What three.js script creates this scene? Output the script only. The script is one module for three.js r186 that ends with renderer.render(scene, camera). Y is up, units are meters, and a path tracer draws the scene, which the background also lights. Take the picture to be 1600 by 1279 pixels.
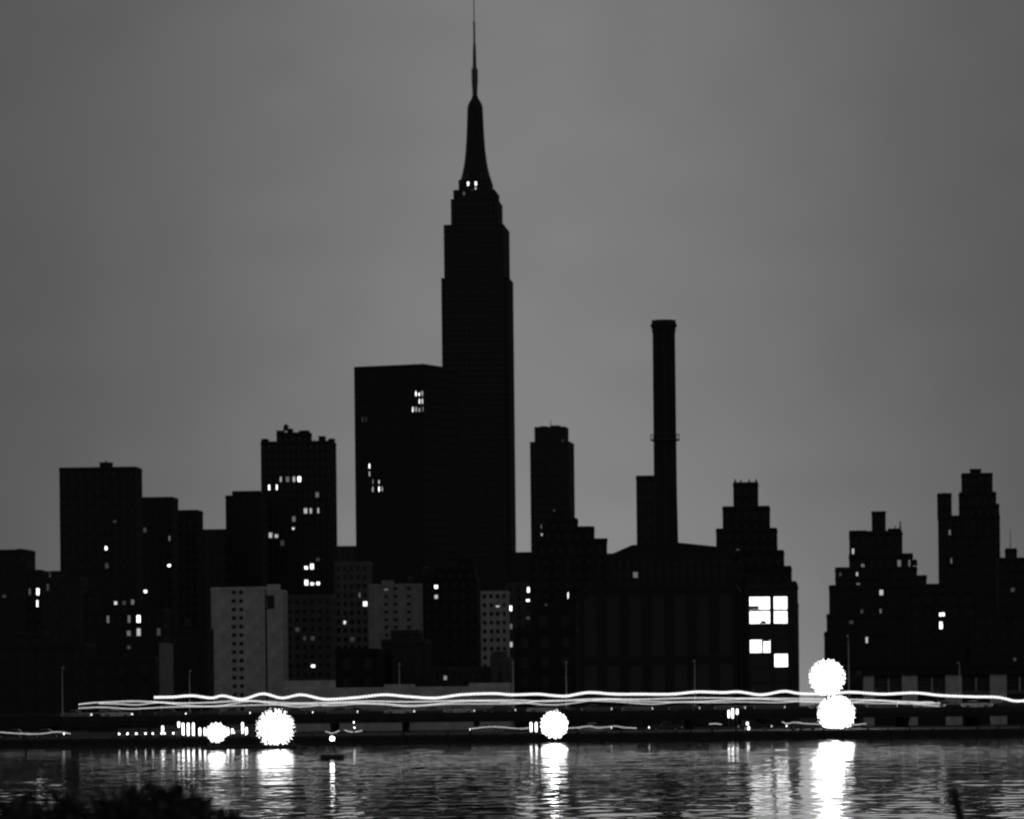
import * as THREE from 'three';
import { mergeGeometries } from 'three/addons/utils/BufferGeometryUtils.js';

// ------------------------------------------------------------------ camera, sky, sun, exposure
const scene = new THREE.Scene();
const FOCAL = 7134, HORIZON = 1107, EYE = 5, ROLL = THREE.MathUtils.degToRad(0.62);
const camera = new THREE.PerspectiveCamera(2 * Math.atan(639.5 / FOCAL) * 180 / Math.PI, 1600 / 1279, 0.5, 12000);
camera.setViewOffset(1600, 1279, 0, 639.5 - HORIZON, 1600, 1279);      // lens shifted upwards, verticals stay parallel
camera.position.set(0, EYE, 0);
camera.rotation.z = -ROLL;
camera.focus = 100;
camera.userData.fStop = 2.8;

const renderer = new THREE.WebGLRenderer({ antialias: true });
renderer.toneMapping = THREE.LinearToneMapping;
renderer.toneMappingExposure = 1;
renderer.shadowMap.enabled = true;

function rng(seed) {
  let a = seed >>> 0;
  return () => { a = (a + 0x6D2B79F5) | 0; let t = Math.imul(a ^ (a >>> 15), 1 | a); t = (t + Math.imul(t ^ (t >>> 7), 61 | t)) ^ t; return ((t ^ (t >>> 14)) >>> 0) / 4294967296; };
}
function latticeNoise(seed, n) {                                        // periodic value noise
  const r = rng(seed), v = Float32Array.from({ length: n * n }, r);
  return (x, y) => {
    const xi = Math.floor(x), yi = Math.floor(y), fx = x - xi, fy = y - yi, u = fx * fx * (3 - 2 * fx), w = fy * fy * (3 - 2 * fy);
    const g = (i, j) => v[(((j % n) + n) % n) * n + (((i % n) + n) % n)];
    return (g(xi, yi) * (1 - u) + g(xi + 1, yi) * u) * (1 - w) + (g(xi, yi + 1) * (1 - u) + g(xi + 1, yi + 1) * u) * w;
  };
}

{ // dusk sky: an even grey overcast with the last afterglow low in the west
  const W = 4096, H = 2048, data = new Float32Array(W * H * 4), n1 = latticeNoise(3, 64), n2 = latticeNoise(4, 512);
  for (let j = 0; j < H; j++) {
    const el = ((j + 0.5) / H - 0.5) * 180, e = Math.max(0, el);
    const glow = 0.118 / (1 + (e / 15) ** 4) + 0.16 * Math.exp(-e / 1.7);
    for (let i = 0; i < W; i++) {
      let az = ((i + 0.5) / W - 0.25) * 360; if (az > 180) az -= 360;
      const d = (az - 0.3) / 4.7;
      let L = 0.084 + glow * Math.exp(-d * d);
      L *= 1 + 0.07 * (n1(i / 64, j / 24) - 0.5) + 0.07 * (n2(i / 8, j / 5) - 0.5);
      const k = (j * W + i) * 4; data[k] = data[k + 1] = data[k + 2] = L; data[k + 3] = 1;
    }
  }
  const sky = new THREE.DataTexture(data, W, H, THREE.RGBAFormat, THREE.FloatType);
  sky.mapping = THREE.EquirectangularReflectionMapping; sky.magFilter = THREE.LinearFilter; sky.needsUpdate = true;
  scene.background = sky; scene.environment = sky;
}
const sun = new THREE.DirectionalLight(0xffffff, 0.03);                 // the sun has gone down: what is left of it behind the clouds
sun.position.set(60, 500, -3500); sun.target.position.set(0, 0, 0);
sun.castShadow = true; sun.shadow.radius = 40;
Object.assign(sun.shadow.camera, { left: -600, right: 600, top: 600, bottom: -200, near: 1, far: 6000 });
scene.add(sun, sun.target);

// ------------------------------------------------------------------ helpers
// a pixel gives a direction; the distance comes from the street, quay or bank that the thing stands on
function at(px, py, D) {
  const dx = px - 800, dy = HORIZON - py, c = Math.cos(ROLL), s = Math.sin(ROLL);
  return new THREE.Vector3((dx * c + dy * s) / FOCAL * D, EYE + (dy * c - dx * s) / FOCAL * D, -D);
}
const taken = new Map();
function numbered(name) { const k = taken.get(name) ?? 0; taken.set(name, k + 1); return k ? `${name}_${String(k).padStart(3, '0')}` : name; }
function tag(o, label, category, group, kind) { o.userData.label = label; if (category) o.userData.category = category; if (group) o.userData.group = group; if (kind) o.userData.kind = kind; return o; }
function thing(name, label, category, pos, turn = 0, group, kind) {
  const g = new THREE.Group(); g.name = numbered(name); if (pos) g.position.copy(pos); g.rotation.y = turn; scene.add(g);
  return tag(g, label, category, group, kind);
}
function part(name, geo, mat, parent, pos) {
  const m = new THREE.Mesh(geo, mat); m.name = name; m.castShadow = m.receiveShadow = true; if (pos) m.position.set(...pos); parent.add(m); return m;
}
function structure(name, geo, mat, label) { const m = part(name, geo, mat, scene); m.userData.kind = 'structure'; if (label) m.userData.label = label; return m; }

class Boxes {                                                           // many boxes in one mesh, uv in metres
  constructor() { this.p = []; this.n = []; this.t = []; this.i = []; }
  add(x0, x1, y0, y1, z0, z1) {
    const f = (nx, ny, nz, q) => { const b = this.p.length / 3; for (const [x, y, z] of q) { this.p.push(x, y, z); this.n.push(nx, ny, nz); this.t.push((nx ? z : x) / 8, (ny ? z : y) / 8); } this.i.push(b, b + 1, b + 2, b, b + 2, b + 3); };
    f(0, 0, 1, [[x0, y0, z1], [x1, y0, z1], [x1, y1, z1], [x0, y1, z1]]); f(0, 0, -1, [[x1, y0, z0], [x0, y0, z0], [x0, y1, z0], [x1, y1, z0]]);
    f(1, 0, 0, [[x1, y0, z1], [x1, y0, z0], [x1, y1, z0], [x1, y1, z1]]); f(-1, 0, 0, [[x0, y0, z0], [x0, y0, z1], [x0, y1, z1], [x0, y1, z0]]);
    f(0, 1, 0, [[x0, y1, z1], [x1, y1, z1], [x1, y1, z0], [x0, y1, z0]]); f(0, -1, 0, [[x0, y0, z0], [x1, y0, z0], [x1, y0, z1], [x0, y0, z1]]);
    return this;
  }
  geo() {
    const g = new THREE.BufferGeometry(); g.setAttribute('position', new THREE.Float32BufferAttribute(this.p, 3)); g.setAttribute('normal', new THREE.Float32BufferAttribute(this.n, 3));
    g.setAttribute('uv', new THREE.Float32BufferAttribute(this.t, 2)); g.setIndex(this.i); return g;
  }
}
const box = (x0, x1, y0, y1, z0, z1) => new Boxes().add(x0, x1, y0, y1, z0, z1).geo();
function lathe(points, seg = 24) { return new THREE.LatheGeometry(points.map(([r, y]) => new THREE.Vector2(r, y)), seg); }
function rod(a, b, r0, r1 = r0, seg = 8) {
  const d = new THREE.Vector3().subVectors(b, a), g = new THREE.CylinderGeometry(r1, r0, d.length(), seg);
  g.applyQuaternion(new THREE.Quaternion().setFromUnitVectors(new THREE.Vector3(0, 1, 0), d.clone().normalize())); g.translate((a.x + b.x) / 2, (a.y + b.y) / 2, (a.z + b.z) / 2); return g;
}
const V = (x, y, z) => new THREE.Vector3(x, y, z);

// ------------------------------------------------------------------ materials
function mottled(seed, lo, hi, size, scales) {
  const d = new Uint8Array(size * size * 4), ns = scales.map((s, k) => [latticeNoise(seed + k, s), s]);
  for (let j = 0; j < size; j++) for (let i = 0; i < size; i++) {
    let v = 0, w = 0; ns.forEach(([n, s], k) => { const a = 1 / (1 + 0.5 * k); v += a * n(i / size * s, j / size * s); w += a; });
    const k = (j * size + i) * 4, c = 255 * (lo + (hi - lo) * v / w); d[k] = d[k + 1] = d[k + 2] = c; d[k + 3] = 255;
  }
  const t = new THREE.DataTexture(d, size, size); t.wrapS = t.wrapT = THREE.RepeatWrapping; t.magFilter = THREE.LinearFilter; t.minFilter = THREE.LinearMipmapLinearFilter; t.generateMipmaps = true; t.colorSpace = THREE.SRGBColorSpace; t.needsUpdate = true; return t;
}
const sooty = mottled(11, 0.62, 1.0, 512, [6, 24, 90, 256]);
const wallCache = new Map();
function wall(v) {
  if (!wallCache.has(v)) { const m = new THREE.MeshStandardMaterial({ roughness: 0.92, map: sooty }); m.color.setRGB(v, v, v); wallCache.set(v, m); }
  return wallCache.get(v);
}
const grey = (v, roughness = 0.8, metalness = 0) => { const m = new THREE.MeshStandardMaterial({ roughness, metalness }); m.color.setRGB(v, v, v); return m; };
const PALE_STEEL = grey(0.6, 0.6), GLASS = grey(0.012, 0.25), STEEL = grey(0.12, 0.55, 0.4), TAR = grey(0.035, 0.95), TIMBER = grey(0.05, 0.9), RUBBER = grey(0.02, 0.9), CHROME = grey(0.5, 0.25, 1), BLACKPAINT = grey(0.03, 0.5);
const glow = (e) => { const m = new THREE.MeshStandardMaterial({ roughness: 0.6, emissive: 0xffffff, emissiveIntensity: e }); m.color.setRGB(0.5, 0.5, 0.5); return m; };
const WINDOW_GLOW = [glow(0.03), glow(0.12), glow(0.5), glow(2.4), glow(2.2)];    // from a candle behind a curtain to a bare lit room
const FLOOD_GLOW = glow(7), TRAIL_GLOW = glow(1.3), SMALL_TRAIL_GLOW = glow(1.0), HEAD_GLOW = glow(5), TAIL_GLOW = glow(0.5), BUOY_GLOW = glow(12), TUBE_GLOW = glow(3.5);  // both globe glows belong to the strings standing in for light trails

// ------------------------------------------------------------------ river, land, near bank
{
  const water = new THREE.MeshPhysicalMaterial({ roughness: 0.05, ior: 1.33 }); water.color.setRGB(0.012, 0.012, 0.012);
  const n = [latticeNoise(21, 256), latticeNoise(22, 256), latticeNoise(23, 256), latticeNoise(24, 256)];
  const WAVE = 0.34, height = (x, z) => WAVE * (0.16 * (n[0](x / 5, z / 4) - 0.5) + 0.12 * (n[1](x / 1.9 + z / 9, z / 1.5) - 0.5) + 0.07 * (n[2](x / 0.8, z / 0.7 + x / 7) - 0.5) + 0.035 * (n[3](x / 0.36, z / 0.33) - 0.5));
  const rows = [], cols = [];                                            // finer where the water is seen at its closest, coarser far out
  for (let z = 8; z < 150; z += 6) rows.push(z); for (let z = 150; z < 700; z += 0.35 * (z / 190) ** 2) rows.push(z); rows.push(705);
  for (let a = -1.25; a < -0.17; a += 0.02) cols.push(a); for (let a = -0.17; a <= 0.17; a += 0.34 / 760) cols.push(a); for (let a = 0.18; a < 1.26; a += 0.02) cols.push(a);
  const p = [], ix = [], C = cols.length;
  rows.forEach((z, j) => cols.forEach((a, i) => { const x = Math.tan(a) * z; p.push(x, height(x + 400, z), -z); if (i && j) { const k = j * C + i; ix.push(k - C - 1, k - C, k, k - C - 1, k, k - 1); } }));
  const g = new THREE.BufferGeometry(); g.setAttribute('position', new THREE.Float32BufferAttribute(p, 3)); g.setIndex(ix); g.computeVertexNormals();
  structure('river', g, water, 'dark rippled river in front of the skyline');
}
const QUAY = 680, QUAY_Y = 1.25;
{
  const g = box(-1600, 1600, 0.2, QUAY_Y, -5200, -QUAY - 0.8); structure('ground', g, TAR, 'dark flat city ground behind the quay');
  const q = thing('quay_wall', 'low dark quay wall along the far shore', 'quay', V(0, 0, -QUAY), 0, undefined, 'structure');
  part('retaining_wall', box(-160, 160, -2, QUAY_Y - 0.3, -0.85, 0), wall(0.09), q);
  part('coping', box(-160, 160, QUAY_Y - 0.3, QUAY_Y + 0.05, -1.1, 0.15), wall(0.13), q);
  const pile = lathe([[0, 2.2], [0.14, 2.2], [0.18, 2.05], [0.2, -2], [0, -2]], 10), r = rng(5);
  for (let k = 0; k < 54; k++) { const m = part('fender_pile', pile, TIMBER, q, [-86 + k * 3.3 + r() * 0.6, -0.4 - r() * 0.5, 0.42]); m.rotation.z = (r() - 0.5) * 0.05; }
}
{ // the bank that the photographer stands on
  const s = new THREE.PlaneGeometry(60, 70, 40, 46); s.rotateX(-Math.PI / 2); s.translate(0, 0, -12);
  const p = s.attributes.position, n = latticeNoise(31, 64), uv = s.attributes.uv;
  for (let k = 0; k < p.count; k++) { const x = p.getX(k), z = p.getZ(k), slope = Math.max(0, -z - 24); p.setY(k, 3.2 + z * 0.02 - slope * 0.3 + 0.25 * n(x * 0.6 + 40, z * 0.6 + 90)); uv.setXY(k, x / 8, z / 8); }
  s.computeVertexNormals(); structure('riverbank', s, wall(0.07), 'rough earth bank under the photographer');
}

// ------------------------------------------------------------------ buildings
const GRID = THREE.MathUtils.degToRad(4.5);                              // the street grid is turned a little to the line of sight
const tankGeo = (() => { const legs = []; for (const [x, z] of [[-1, -1], [1, -1], [-1, 1], [1, 1]]) legs.push(rod(V(x * 1.1, 0, z * 1.1), V(x, 2.4, z), 0.1)); return { legs: mergeGeometries(legs), drum: lathe([[0, 2.4], [1.7, 2.4], [1.75, 2.5], [1.6, 5.6], [1.7, 5.65]], 18), lid: lathe([[1.8, 5.62], [0.15, 6.9], [0, 6.95]], 18) }; })();

const dice = rng(909), CURTAIN = grey(0.08, 0.95);
function building(o) {
  const a = o.turn ?? GRID, ca = Math.cos(a), sa = Math.sin(a), D = o.D, m = D / FOCAL, d0 = o.depth ?? 18;
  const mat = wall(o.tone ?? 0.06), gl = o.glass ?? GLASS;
  const widest = o.tiers.reduce((p, q) => (q.r - q.l > p.r - p.l ? q : p));
  const o0 = at(widest.l, widest.t, D), gx = o0.x;
  const g = thing(o.name, o.label, o.category ?? 'building', V(gx, QUAY_Y - 0.05, -D), -a, o.group);
  const base = QUAY_Y - 0.05, tiers = [];
  const W0 = (widest.r - widest.l) * m;
  for (const t of o.tiers) {
    const W = (t.r - t.l) * m, d = t.d ?? Math.min(d0, Math.max(d0 * W / W0, Math.min(d0, 3))), zf = -(t.back ?? (d0 - d) / 2 + tiers.length * 0.03);
    const L = at(t.l, t.t, D), R = at(t.r, t.t, D);
    const x0 = (L.x - gx + zf * sa) / ca, x1 = Math.max(x0 + 0.8, (R.x - gx + (zf - d) * sa) / ca);
    tiers.push({ ...t, x0, x1, y1: L.y - base, zf, zb: zf - d });
  }
  const order = [...tiers].sort((p, q) => p.y1 - q.y1);
  for (const t of tiers) { t.y0 = 0; for (const q of order) if (q !== t && q.y1 < t.y1 - 0.3 && q.x0 <= t.x0 + 0.6 && q.x1 >= t.x1 - 0.6 && q.zf >= t.zf - 0.01 && q.zb <= t.zb + 0.01) t.y0 = Math.max(t.y0, q.y1); }
  const wb = new Boxes(), gb = new Boxes(), roofs = [], rec = o.recess ?? 0.35;
  const toX = (px, py, z) => (at(px, py, D).x - gx + z * sa) / ca, toY = (py, px) => at(px, py, D).y - base;
  for (const t of tiers) {
    const { x0, x1, y0, y1, zf, zb } = t;
    if (t.solid) { wb.add(x0, x1, y0, y1, zb, zf); continue; }
    const bay = t.bay ?? o.bay ?? 3, floor = t.floor ?? o.floor ?? 3.2, pf = t.pier ?? o.pier ?? 0.62, sf = t.span ?? o.span ?? 0.45;
    gb.add(x0 + rec, x1 - rec, y0, y1 - 0.5, zb + rec, zf - rec);
    // openings on the front
    let px = [], sy = [];
    if (t.piersPx) px = t.piersPx.map(([l, r]) => [Math.max(x0, toX(l, t.t, zf)), Math.min(x1, toX(r, t.t, zf))]);
    else { const n = Math.max(1, Math.round((x1 - x0) / bay)), w = (x1 - x0) / n, p = w * pf; for (let k = 0; k <= n; k++) px.push([Math.max(x0, x0 + k * w - p / 2), Math.min(x1, x0 + k * w + p / 2)]); px[0][1] = Math.max(px[0][1], x0 + rec + 0.05); px[n][0] = Math.min(px[n][0], x1 - rec - 0.05); }
    if (t.spanPx) sy = t.spanPx.map(([u, v]) => [Math.max(y0, toY(v, (t.l + t.r) / 2)), Math.min(y1, toY(u, (t.l + t.r) / 2))]);
    else { const n = Math.max(1, Math.round((y1 - y0) / floor)), h = (y1 - y0) / n, s = h * sf; for (let k = 0; k <= n; k++) sy.push([Math.max(y0, y0 + k * h - s * 0.75), Math.min(y1 - 0.02, y0 + k * h + s * 0.25)]); }
    t.px = px; t.sy = sy.sort((p, q) => p[0] - q[0]);
    for (const [u, v] of px) if (v > u) wb.add(u, v, y0, y1 - 0.45, zf - rec - 0.05, zf);
    for (const [u, v] of sy) if (v > u) wb.add(x0 + 0.02, x1 - 0.02, u, v, zf - rec - 0.04, zf - 0.08);
    // sides
    const ns = Math.max(1, Math.round((zf - zb) / bay)), ws = (zf - zb) / ns;
    for (const [xa, xb, xs, xt] of [[x0, x0 + rec, x0 + 0.08, x0 + rec + 0.02], [x1 - rec, x1, x1 - rec - 0.02, x1 - 0.08]]) {
      for (let k = 0; k <= ns; k++) { const c = zf - k * ws, p = ws * pf / 2; wb.add(xa, xb, y0, y1 - 0.45, Math.max(zb, c - p), Math.min(zf - rec - 0.06, c + p)); }
      for (const [u, v] of sy) if (v > u) wb.add(xs, xt, u, v, zb + 0.02, zf - rec - 0.07);
    }
    wb.add(x0 + rec, x1 - rec, y0, y1 - 0.45, zb, zb + rec - 0.01);
    const rb = new Boxes(); roofs.push(rb);
    rb.add(x0 - 0.12, x1 + 0.12, y1 - 0.46, y1, zb - 0.12, zf + 0.12);
    if (x1 - x0 > 3) { const h = y1 + 0.02; for (const [u, v, w, z] of [[x0, x1, zf - 0.3, zf], [x0, x1, zb, zb + 0.3], [x0, x0 + 0.3, zb + 0.31, zf - 0.31], [x1 - 0.3, x1, zb + 0.31, zf - 0.31]]) rb.add(u, v, h - 0.03, h + 0.55, w, z); }
  }
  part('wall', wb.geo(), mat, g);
  if (gb.p.length) part('glazing', gb.geo(), gl, g);
  for (const rb of roofs) part('roof', rb.geo(), mat, g);
  // lit windows: snapped to the openings of the facade they belong to
  for (const [lx, ly, level, cols = 1, rows = 1] of o.lit ?? []) {
    let best = null, bd = 1e9;
    for (const t of tiers) {
      if (t.solid || !t.px) continue;
      const x = toX(lx, ly, t.zf), y = toY(ly, lx);
      for (let i = 0; i + 1 < t.px.length; i++) for (let j = 0; j + 1 < t.sy.length; j++) {
        const X0 = t.px[i][1], X1 = t.px[i + 1][0], Y0 = t.sy[j][1], Y1 = t.sy[j + 1][0]; if (X1 - X0 < 0.2 || Y1 - Y0 < 0.2 || Y1 > t.y1 - 0.4) continue;
        const q = Math.abs((X0 + X1) / 2 - x) + Math.abs((Y0 + Y1) / 2 - y) - t.zf * 0.001; if (q < bd) { bd = q; best = { t, i, j }; }
      }
    }
    if (!best) continue;
    const { t, i, j } = best;
    for (let c = 0; c < cols; c++) for (let w = 0; w < rows; w++) {
      if (i + c + 1 >= t.px.length || j - w < 0) continue;
      const X0 = t.px[i + c][1], X1 = t.px[i + c + 1][0], Y0 = t.sy[j - w][1], Y1 = t.sy[j - w + 1][0], z = t.zf - rec;
      const win = part('lit_window', box(X0 - 0.03, X1 + 0.03, Y0 - 0.03, Y1 + 0.03, z, z + 0.06), WINDOW_GLOW[level], g);
      if (level < 4 && X1 - X0 > 0.6) {                                    // curtains and half drawn blinds break up the lit panes
        const q = dice();
        if (q < 0.35) part('blind', box(X0 - 0.02, X1 + 0.02, Y1 - (Y1 - Y0) * (0.25 + 0.4 * dice()), Y1 + 0.02, z + 0.062, z + 0.09), CURTAIN, win);
        else if (q < 0.75) { const c = (X1 - X0) * (0.25 + 0.35 * dice()), side = dice() < 0.5; part('curtain', side ? box(X0 - 0.02, X0 + c, Y0 - 0.02, Y1 + 0.02, z + 0.062, z + 0.1) : box(X1 - c, X1 + 0.02, Y0 - 0.02, Y1 + 0.02, z + 0.062, z + 0.1), CURTAIN, win); }
      }
      if (X1 - X0 > 1.2) part('mullion', box((X0 + X1) / 2 - 0.05, (X0 + X1) / 2 + 0.05, Y0 - 0.02, Y1 + 0.02, z + 0.061, z + 0.13), BLACKPAINT, win);
    }
  }
  // roof furniture: [kind, px, py of its top, width in px]
  for (const [kind, rx, ry, rw = 6] of o.roof_items ?? []) {
    const t = tiers.filter((q) => rx >= q.l - 1 && rx <= q.r + 1).sort((p, q) => q.y1 - p.y1)[0] ?? tiers[0];
    const z = (t.zf + t.zb) / 2, x = Math.min(Math.max(toX(rx, ry, z), t.x0 + 0.5), t.x1 - 0.5), y = t.y1 - 0.02, top = toY(ry, rx), w = rw * m / 2;
    if (kind === 'tank') { const k = (top - y) / 6.95, h = new THREE.Group(); h.name = 'water_tank'; h.position.set(x, y, z); h.scale.setScalar(Math.max(0.4, k)); g.add(h); part('leg_frame', tankGeo.legs, TIMBER, h); part('drum', tankGeo.drum, TIMBER, h); part('lid', tankGeo.lid, TIMBER, h); }
    else if (kind === 'mast') part('roof_mast', lathe([[0, 0], [w, 0], [w * 0.8, (top - y) * 0.4], [w * 0.35, top - y], [0, top - y]], 8), STEEL, g, [x, y, z]);
    else { const b = new Boxes(); b.add(-w, w, 0, top - y - 0.3, -Math.min(2.5, (t.zf - t.zb) / 2.5), Math.min(2.5, (t.zf - t.zb) / 2.5)); b.add(-w - 0.12, w + 0.12, top - y - 0.31, top - y, -Math.min(2.5, (t.zf - t.zb) / 2.5) - 0.12, Math.min(2.5, (t.zf - t.zb) / 2.5) + 0.12); part(kind === 'stack' ? 'chimney' : 'roof_hut', b.geo(), mat, g, [x, y, z]); }
  }
  o.made = { g, tiers, toX, toY, m };
  return o.made;
}

// ---- the great tower with its mast
{
  const D = 2900, t = building({
    name: 'skyscraper', category: 'skyscraper', label: 'tallest tower with stepped crown and needle mast rising over the city', D, depth: 56, tone: 0.055, bay: 2.6, floor: 3.7, pier: 0.55, span: 0.3, recess: 0.5,
    tiers: [{ l: 668, r: 826, t: 915, d: 62, back: -3 }, { l: 689, r: 802, t: 434 }, { l: 693, r: 796, t: 352, d: 50 }, { l: 704, r: 785, t: 311, d: 42 }, { l: 708, r: 780, t: 296, d: 38 }, { l: 716, r: 770, t: 279, d: 30 }],
    lit: [[733, 287, 3], [741, 287, 3], [737, 290, 2, 2], [745, 288, 2], [723, 300, 1]],
  });
  const c = at(741, 279, D), g = t.g, m = D / FOCAL, top = t.tiers[5];
  const axis = V((top.x0 + top.x1) / 2, 0, (top.zf + top.zb) / 2), Y = (py) => at(741, py, D).y - g.position.y;
  const prof = [[0, 280], [26, 280], [24.5, 274], [22, 266], [19.6, 256], [17.8, 246], [16.3, 234], [14.8, 217], [13.6, 196], [12.8, 176], [12.2, 160], [11, 155], [8, 149], [5.2, 145], [5, 142], [0, 141]].map(([r, y]) => [r * m, Y(y)]);
  const mast = part('mooring_mast', lathe(prof, 16), wall(0.05), g, [axis.x, 0, axis.z]);
  const wing = new Boxes(); for (const s of [-1, 1]) { wing.add(s * 15 * m - 0.8, s * 15 * m + 0.8, Y(280), Y(252), -2, 2); wing.add(-2, 2, Y(280), Y(252), s * 15 * m - 0.8, s * 15 * m + 0.8); }
  part('mast_wing', wing.geo(), wall(0.05), mast);
  const ant = [[0, 142], [4, 142], [4.4, 130], [5.2, 118], [5.2, 100], [3, 96], [2.7, 75], [2.1, 60], [1.6, 58], [1.5, 25], [0.8, 22], [0.7, -12], [0, -14]].map(([r, y]) => [r * m, Y(y)]);
  part('antenna', lathe(ant, 10), STEEL, g, [axis.x, 0, axis.z]);
  for (const s of [-1, 1]) for (const q of [0.5, 0.85]) part('floodlight_arm', rod(V(s * 21 * m * q, 0, 2), V(s * 22 * m * q, 6, 2), 0.25), STEEL, g, [axis.x, Y(282 - (1 - q) * 4), axis.z + 8]);
}
// ---- everything else: far to near
const FARLIT = 3;
building({ name: 'office_slab', category: 'office tower', label: 'broad dark office slab standing against the tallest tower', D: 2000, depth: 40, turn: 0.42, tone: 0.05, bay: 1.5, floor: 3.4, pier: 0.6, span: 0.4,
  tiers: [{ l: 553, r: 712, t: 575, d: 34, back: 0 }],
  lit: [[652, 620, 3], [656, 620, 3], [655, 629, 3], [658, 637, 2], [646, 648, 3], [650, 640, 2], [660, 645, 2], [668, 621, 2], [674, 634, 3], [680, 634, 2], [566, 652, 0, 2], [575, 733, 3], [578, 742, 2], [582, 758, 2], [590, 757, 3], [597, 760, 2], [583, 768, 2], [591, 768, 3], [598, 770, 2], [592, 748, 1]] });
building({ name: 'office_tower', category: 'office tower', label: 'slender tower with clipped top between tallest tower and smokestack', D: 2200, depth: 22, turn: 0.13, tone: 0.075, bay: 2.1, floor: 3.5,
  tiers: [{ l: 828, r: 898, t: 692, d: 22 }, { l: 835, r: 889, t: 668, d: 15 }],
  roof_items: [['hut', 850, 664, 10], ['hut', 868, 663, 14], ['mast', 861, 652, 1.5]],
  lit: [[863, 798, 1], [847, 822, 1], [849, 829, 2], [852, 838, 1], [865, 838, 1], [880, 686, 0]] });
building({ name: 'background_block', label: 'low dark block filling the gap right of the tallest tower', D: 2500, depth: 30, tone: 0.06, tiers: [{ l: 800, r: 850, t: 864 }] });
building({ name: 'background_block', label: 'grey block behind, left of the broad office slab', D: 2100, depth: 30, tone: 0.13, bay: 2.6, tiers: [{ l: 505, r: 566, t: 855 }] });
building({ name: 'apartment_tower', category: 'tower', label: 'wide flat topped dark tower with one small roof hut', D: 1500, depth: 14, tone: 0.05, bay: 2.8, floor: 3,
  tiers: [{ l: 92, r: 217, t: 733 }], roof_items: [['hut', 163, 721, 17], ['mast', 163, 717, 4]],
  lit: [[181, 818, 0], [165, 857, 2], [166, 862, 3], [169, 877, 0], [178, 945, 2], [184, 946, 2], [195, 934, 0], [207, 935, 1]] });
building({ name: 'apartment_tower', category: 'tower', label: 'dark block stepping down beside the wide flat topped tower', D: 1600, depth: 14, tone: 0.05, bay: 2.8, floor: 3,
  tiers: [{ l: 219, r: 274, t: 779 }], roof_items: [['hut', 240, 776, 22]], lit: [[232, 827, 0], [264, 847, 1], [263, 876, 3], [263, 883, 3], [233, 917, 3]] });
building({ name: 'apartment_tower', category: 'tower', label: 'narrow dark block, second step down from the wide flat topped tower', D: 1640, depth: 14, tone: 0.055, bay: 2.8, tiers: [{ l: 275, r: 313, t: 799 }], roof_items: [['hut', 292, 796, 20]], lit: [[310, 1003, 2]] });
building({ name: 'apartment_tower', category: 'tower', label: 'dim grey block above the pale windowless slab', D: 1700, depth: 16, tone: 0.085, bay: 2.6, tiers: [{ l: 313, r: 384, t: 829 }], roof_items: [['hut', 340, 826, 14]] });
building({ name: 'apartment_tower', category: 'tower', label: 'square dark block with chamfered shoulder beside the ragged topped tower', D: 1660, depth: 14, tone: 0.045, bay: 2.7, tiers: [{ l: 352, r: 412, t: 776 }, { l: 362, r: 409, t: 769, d: 10 }] });
building({ name: 'apartment_tower', category: 'tower', label: 'dark tower with ragged roofline of huts and tanks, many lit windows', D: 1700, depth: 16, tone: 0.045, bay: 2.3, floor: 3.0, pier: 0.45, span: 0.35,
  tiers: [{ l: 407, r: 523, t: 692 }, { l: 431, r: 485, t: 677, d: 9 }],
  roof_items: [['hut', 412, 684, 9], ['hut', 424, 688, 8], ['hut', 436, 671, 9], ['tank', 445, 660], ['hut', 452, 668, 6], ['hut', 474, 671, 14], ['hut', 502, 680, 9], ['hut', 517, 684, 8], ['mast', 490, 684, 2]],
  lit: [[424, 756, 3], [430, 762, 3], [440, 746, 2], [446, 746, 1], [459, 747, 2], [464, 749, 3], [491, 769, 1], [475, 793, 2, 3], [457, 828, 3], [463, 828, 2], [463, 812, 1], [417, 840, 1], [424, 840, 2, 2], [445, 849, 0], [479, 886, 3], [486, 888, 3], [476, 910, 3, 3], [497, 868, 0], [478, 1003, 0, 2]] });
building({ name: 'brick_block', label: 'grey banded block with one lit window beside the ragged topped tower', D: 1560, depth: 14, tone: 0.22, bay: 2.4, floor: 3, pier: 0.45, span: 0.5,
  tiers: [{ l: 523, r: 580, t: 880 }], lit: [[537, 968, 3], [542, 966, 2], [562, 929, 1], [570, 944, 3], [552, 1003, 0]] });
building({ name: 'brick_block', label: 'dim grey block with faint floors at the foot of the ragged topped tower', D: 1500, depth: 14, tone: 0.15, bay: 2.6, floor: 3, pier: 0.5, span: 0.55, tiers: [{ l: 446, r: 523, t: 932 }], lit: [[492, 1042, 3], [482, 1003, 0, 2], [470, 985, 0]] });
const pale = building({ name: 'pale_slab', category: 'apartment block', label: 'pale slab with two columns of small dark windows', D: 1450, depth: 14, tone: 0.95, recess: 0.5,
  tiers: [{ l: 329, r: 419, t: 920, d: 14, back: 0, piersPx: [[329, 361.5], [368, 373], [379.5, 419]], spanPx: Array.from({ length: 14 }, (_, k) => [915 + k * 13.3, 922.5 + k * 13.3]) },
    { l: 416.5, r: 446, t: 924, d: 13, back: 0.5, piersPx: [[416, 446]], spanPx: [] }],
  roof_items: [['hut', 426, 912, 18]] });
{ // the dark opening high on its right wing, and the recessed joint between the wings
  const { g, tiers: [t, w], toX, toY } = pale;
  part('window', box(toX(417.5, 950, w.zf), toX(429, 950, w.zf), toY(951, 420), toY(930, 420), w.zf - 0.05, w.zf + 0.06), GLASS, g);
  part('expansion_joint', box(t.x1 + 0.02, w.x0 - 0.02, 0, t.y1 - 2, w.zf - 2, w.zf - 1), TAR, g);
}
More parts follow.
